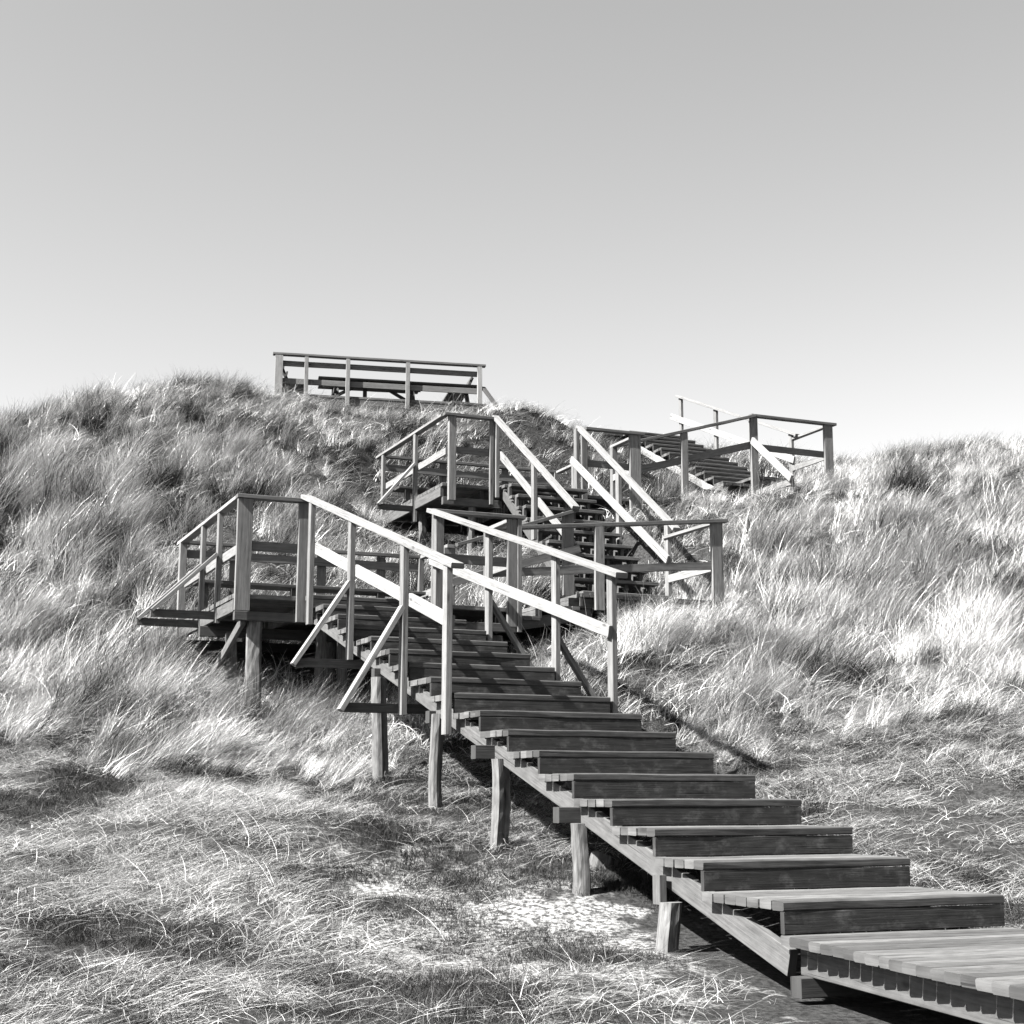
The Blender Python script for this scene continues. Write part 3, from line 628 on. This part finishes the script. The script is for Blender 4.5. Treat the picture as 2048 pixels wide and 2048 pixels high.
def scatter(name, label, cname, builders, X, Y, rotz, tilt, tiltdir, scl, vi, sink=.0):
    c = bpy.data.collections.new(cname)
    for b in builders:
        TUFTS.objects.unlink(b); c.objects.link(b)
    Z = height(X, Y) - sink; n = len(X)
    me = bpy.data.meshes.new(name); me.vertices.add(n); me.vertices.foreach_set('co', np.stack([X, Y, Z], -1).ravel())
    # orientation: spin about z, then lean by 'tilt' towards 'tiltdir'
    e = np.zeros((n, 3))
    for i in range(n):
        m = Matrix.Rotation(tilt[i], 3, Vector((-math.sin(tiltdir[i]), math.cos(tiltdir[i]), 0))) @ Matrix.Rotation(rotz[i], 3, 'Z')
        e[i] = m.to_euler()
    a = me.attributes.new('rot', 'FLOAT_VECTOR', 'POINT'); a.data.foreach_set('vector', e.ravel())
    a = me.attributes.new('scl', 'FLOAT', 'POINT'); a.data.foreach_set('value', scl)
    a = me.attributes.new('vi', 'INT', 'POINT'); a.data.foreach_set('value', vi.astype(np.int32))
    o = bpy.data.objects.new(name, me); COL.objects.link(o); tag(o, label, kind='stuff')
    ng = bpy.data.node_groups.new(cname, 'GeometryNodeTree')
    ng.interface.new_socket('Geometry', in_out='INPUT', socket_type='NodeSocketGeometry'); ng.interface.new_socket('Geometry', in_out='OUTPUT', socket_type='NodeSocketGeometry')
    gi = ng.nodes.new('NodeGroupInput'); go = ng.nodes.new('NodeGroupOutput'); ip = ng.nodes.new('GeometryNodeInstanceOnPoints')
    ci = ng.nodes.new('GeometryNodeCollectionInfo'); ci.inputs['Collection'].default_value = c; ci.inputs['Separate Children'].default_value = True; ci.inputs['Reset Children'].default_value = True
    def na(nm, dt): q = ng.nodes.new('GeometryNodeInputNamedAttribute'); q.data_type = dt; q.inputs['Name'].default_value = nm; return q.outputs['Attribute']
    er = ng.nodes.new('FunctionNodeEulerToRotation')
    lk = ng.links.new
    mp = ng.nodes.new('GeometryNodeMeshToPoints'); lk(gi.outputs[0], mp.inputs['Mesh'])
    lk(mp.outputs[0], ip.inputs['Points']); lk(ci.outputs[0], ip.inputs['Instance']); ip.inputs['Pick Instance'].default_value = True
    lk(na('vi', 'INT'), ip.inputs['Instance Index']); lk(na('rot', 'FLOAT_VECTOR'), er.inputs[0]); lk(er.outputs[0], ip.inputs['Rotation']); lk(na('scl', 'FLOAT'), ip.inputs['Scale'])
    lk(ip.outputs[0], go.inputs[0])
    md = o.modifiers.new('cover', 'NODES'); md.node_group = ng
    return o
def clear_of_timber(x, y, hgt):
    """keep blades out of decks and treads; allow them where the floor is well above the ground"""
    r, w = inv(x, y); z = height(x, y) - Z0; ok = np.ones(len(x), bool)
    for r0, r1, w0, w1, t0, t1 in FOOT:
        ins = (r > r0) & (r < r1) & (w > w0) & (w < w1)
        lim = t0 + (t1-t0)*np.clip((r-r0)/(r1-r0), 0, 1)
        ok &= ~(ins & (lim - z < hgt))
    ok &= ~((r > 20.2) & (r < 22.6) & (w > 6.3) & (w < 7.4))
    return ok
G_ = np.random.RandomState(77)
def cand(n, x0, x1, y0, y1): return G_.uniform(x0, x1, n), G_.uniform(y0, y1, n)
def infr(x, y, m=1.5): return np.abs(x) < y*.36 + m
def fbm(x, y, s, seed):
    g = np.random.RandomState(seed); v = 0
    for k in range(9):
        th, ph, q = g.uniform(0, 6.28), g.uniform(0, 6.28), s*g.uniform(.6, 2.2); v = v + np.sin(q*(x*np.cos(th)+y*np.sin(th))+ph)
    return v/3
# tall marram on the slopes
x, y = cand(52000, -16, 18, 12.5, 40)
r, w = inv(x, y); ground_far = 1/(1+np.exp(-((y-14.6)+fbm(x, y, .8, 1)*1.5)*.9))
clump = fbm(x, y, 2.6, 2)
k = infr(x, y) & (G_.uniform(size=len(x)) < ground_far*np.clip(.50+.62*clump, .05, 1)) & clear_of_timber(x, y, .75)
x, y, clump = x[k], y[k], clump[k]
# big tussocks standing out of the sward
tx, ty = cand(420, -13, 15, 14.5, 36); kk = infr(tx, ty); tx, ty = tx[kk], ty[kk]
for r_, w_ in ((8.3, 4.7), (8.0, 5.6), (7.4, 5.9), (9.0, 6.0), (9.2, 6.6), (8.6, 7.4), (6.6, 4.4)): q_ = P(r_, w_, 0); tx = np.append(tx, q_.x); ty = np.append(ty, q_.y)
bx, by, bc = [], [], []
for a_, b_ in zip(tx, ty):
    q = G_.randint(9, 20); t_ = G_.uniform(0, 6.28, q); u_ = .34*np.sqrt(G_.uniform(size=q)); bx.append(a_+u_*np.cos(t_)); by.append(b_+u_*np.sin(t_)); bc.append(np.full(q, 1.6))
bx, by, bc = map(np.concatenate, (bx, by, bc)); k = clear_of_timber(bx, by, .9); x, y, clump = np.r_[x, bx[k]], np.r_[y, by[k]], np.r_[clump, bc[k]]
tall = [blades('marram_tuft', 46, .13, .34, .70, .55, .45, .008, M_GRASS if i < 6 else M_HEATH_SHADE, 100+i, droop=.55) for i in range(9)]
tall += [blades('marram_tuft', 80, .15, .30, .70, .65, .5, .0046, M_GRASS, 130+i, droop=.8) for i in range(5)]
n = len(x); th = G_.normal(0.0, .55, n)+fbm(x, y, .6, 5)*.5
sc = G_.uniform(.65, 1.15, n)*np.clip(.95+.34*clump, .5, 1.4)
r, w = inv(x, y)
near = ((w > -.9) & (w < 7.6) & (r < 18)); sc = np.where(near, sc*.72, sc)*np.clip((y-9)/8, .5, 1)
sc = np.where((x < -1) & (y > 25), sc*.62, sc); sc = np.where((x > 3) & (y > 30.5), sc*.65, sc)
knoll = (r > 17.8) & (w > 6.8) & (w < 10) & (r < 25); sc = np.where(knoll, np.maximum(sc*.55, .42), sc); sc = np.where((r > 17.9) & (r < 24) & (w > 5.2) & (w < 8.6), np.minimum(sc, .36), sc); sc = np.where((r > 20) & (w > 2) & (w <= 6.8), sc*.7, sc)
low_ = ((r > 12.6) & (r < 15.5) & (w > 6.8) & (w < 11.2)) | ((r > 8.7) & (r < 10.3) & (w > 2.6) & (w < 5.5)) | ((r > 13) & (r < 14.6) & (w > 3.0) & (w < 4.6)); sc = np.where(low_, sc*.5, sc)
heath_shade = G_.uniform(size=n) < np.clip(.24-.50*fbm(x, y, 2.4, 21), .04, .85) + .45*knoll + .22*((y > 26.3) & (x < -1)) + .22*((y > 33) & (x > 4))  # picks the dark tufts: heath, and painted shade between clumps
thin = G_.uniform(size=n) < np.clip((21.5-y)/3, .1, 1)
vi = np.where(heath_shade, G_.randint(6, 9, n), np.where(thin, G_.randint(9, 14, n), G_.randint(0, 6, n)))
tl = np.clip(G_.normal(.12, .16, n), -.2, .6) + np.clip((17.5-y)/9, 0, .45)
scatter('marram_grass', 'tall wind-bent pale marram grass covering the dune slopes', 'marram_sources', tall, x, y, th, tl, G_.normal(0, .5, n), sc, vi)
print('marram', n)
# matted, fallen straw in the foreground and between the tufts
x, y = cand(150000, -8, 10, 5.2, 19.5)
sm = sandmask(x, y); f = fbm(x, y, 1.7, 8); f2 = fbm(x, y, 6.0, 18); fm = fbm(x, y, 1.6, 12)
k = infr(x, y, .8) & (G_.uniform(size=len(x)) < np.clip(.34+.45*f+.50*f2, .03, 1)*np.clip(1.1-sm*1.25, .10, 1)*np.clip(1.4-(y-5)/14, .3, 1)*np.clip(1-.45*fm, .25, 1)) & clear_of_timber(x, y, .35)
x, y = x[k], y[k]; n = len(x)
low = [blades('straw_tuft', 22, .17, .12, (.50 if i % 2 == 0 else .32), 2.3, .9, (.0036 if i % 3 else .0027), M_MAT, 200+i, droop=(.25 if i % 4 else .9), kink=.18) for i in range(10)]
scatter('fallen_straw', 'matted fallen grass lying flat over the lower dune', 'straw_sources', low, x, y, G_.normal(0.1, .9, n)+fbm(x, y, .8, 9)*.7, np.clip(G_.normal(.02, .12, n), -.3, .5), G_.normal(0, .6, n), G_.uniform(.45, 1.15, n), G_.randint(0, 10, n), sink=-.03)
print('straw', n)
x, y = cand(15000, -15, 17, 15, 38)
k = infr(x, y, .8) & clear_of_timber(x, y, .35); x, y = x[k], y[k]; n = len(x)
low2 = [blades('litter_tuft', 26, .22, .25, .6, 1.3, 1.0, .008, M_MAT, 250+i, droop=.9) for i in range(5)]
scatter('hillside_litter', 'dead fallen grass lying between the tall tufts up the dune', 'litter_sources', low2, x, y, G_.normal(0.1, .8, n), np.clip(G_.normal(.2, .2, n), -.3, .7), G_.normal(0, .6, n), G_.uniform(.6, 1.2, n), G_.randint(0, 5, n))
# dark low sprigs
cx, cy = cand(2600, -7, 10, 5, 18); fc = fbm(cx, cy, 1.6, 12)
k = infr(cx, cy, .8) & (fc > -.25); cx, cy = cx[k], cy[k]
X_, Y_ = [], []
for a_, b_ in zip(cx, cy):
    q = G_.randint(10, 46); rr = .05+.0055*q; t_ = G_.uniform(0, 6.28, q); u_ = rr*np.sqrt(G_.uniform(size=q))
    X_.append(a_+u_*np.cos(t_)*1.3); Y_.append(b_+u_*np.sin(t_))
x, y = np.concatenate(X_), np.concatenate(Y_); k = clear_of_timber(x, y, .2); x, y = x[k], y[k]; n = len(x)
turf = [blades('turf_sprig', 60, .085, .04, .12, .6, 2.5, .004, M_TURF, 300+i, droop=1.2, segs=2) for i in range(4)]
scatter('dark_turf', 'dark moss and low heath sprigs between the straw', 'turf_sources', turf, x, y, G_.uniform(0, 6.28, n), G_.uniform(0, .3, n), G_.uniform(0, 6.28, n), G_.uniform(.6, 1.3, n), G_.randint(0, 4, n))
print('turf', n)
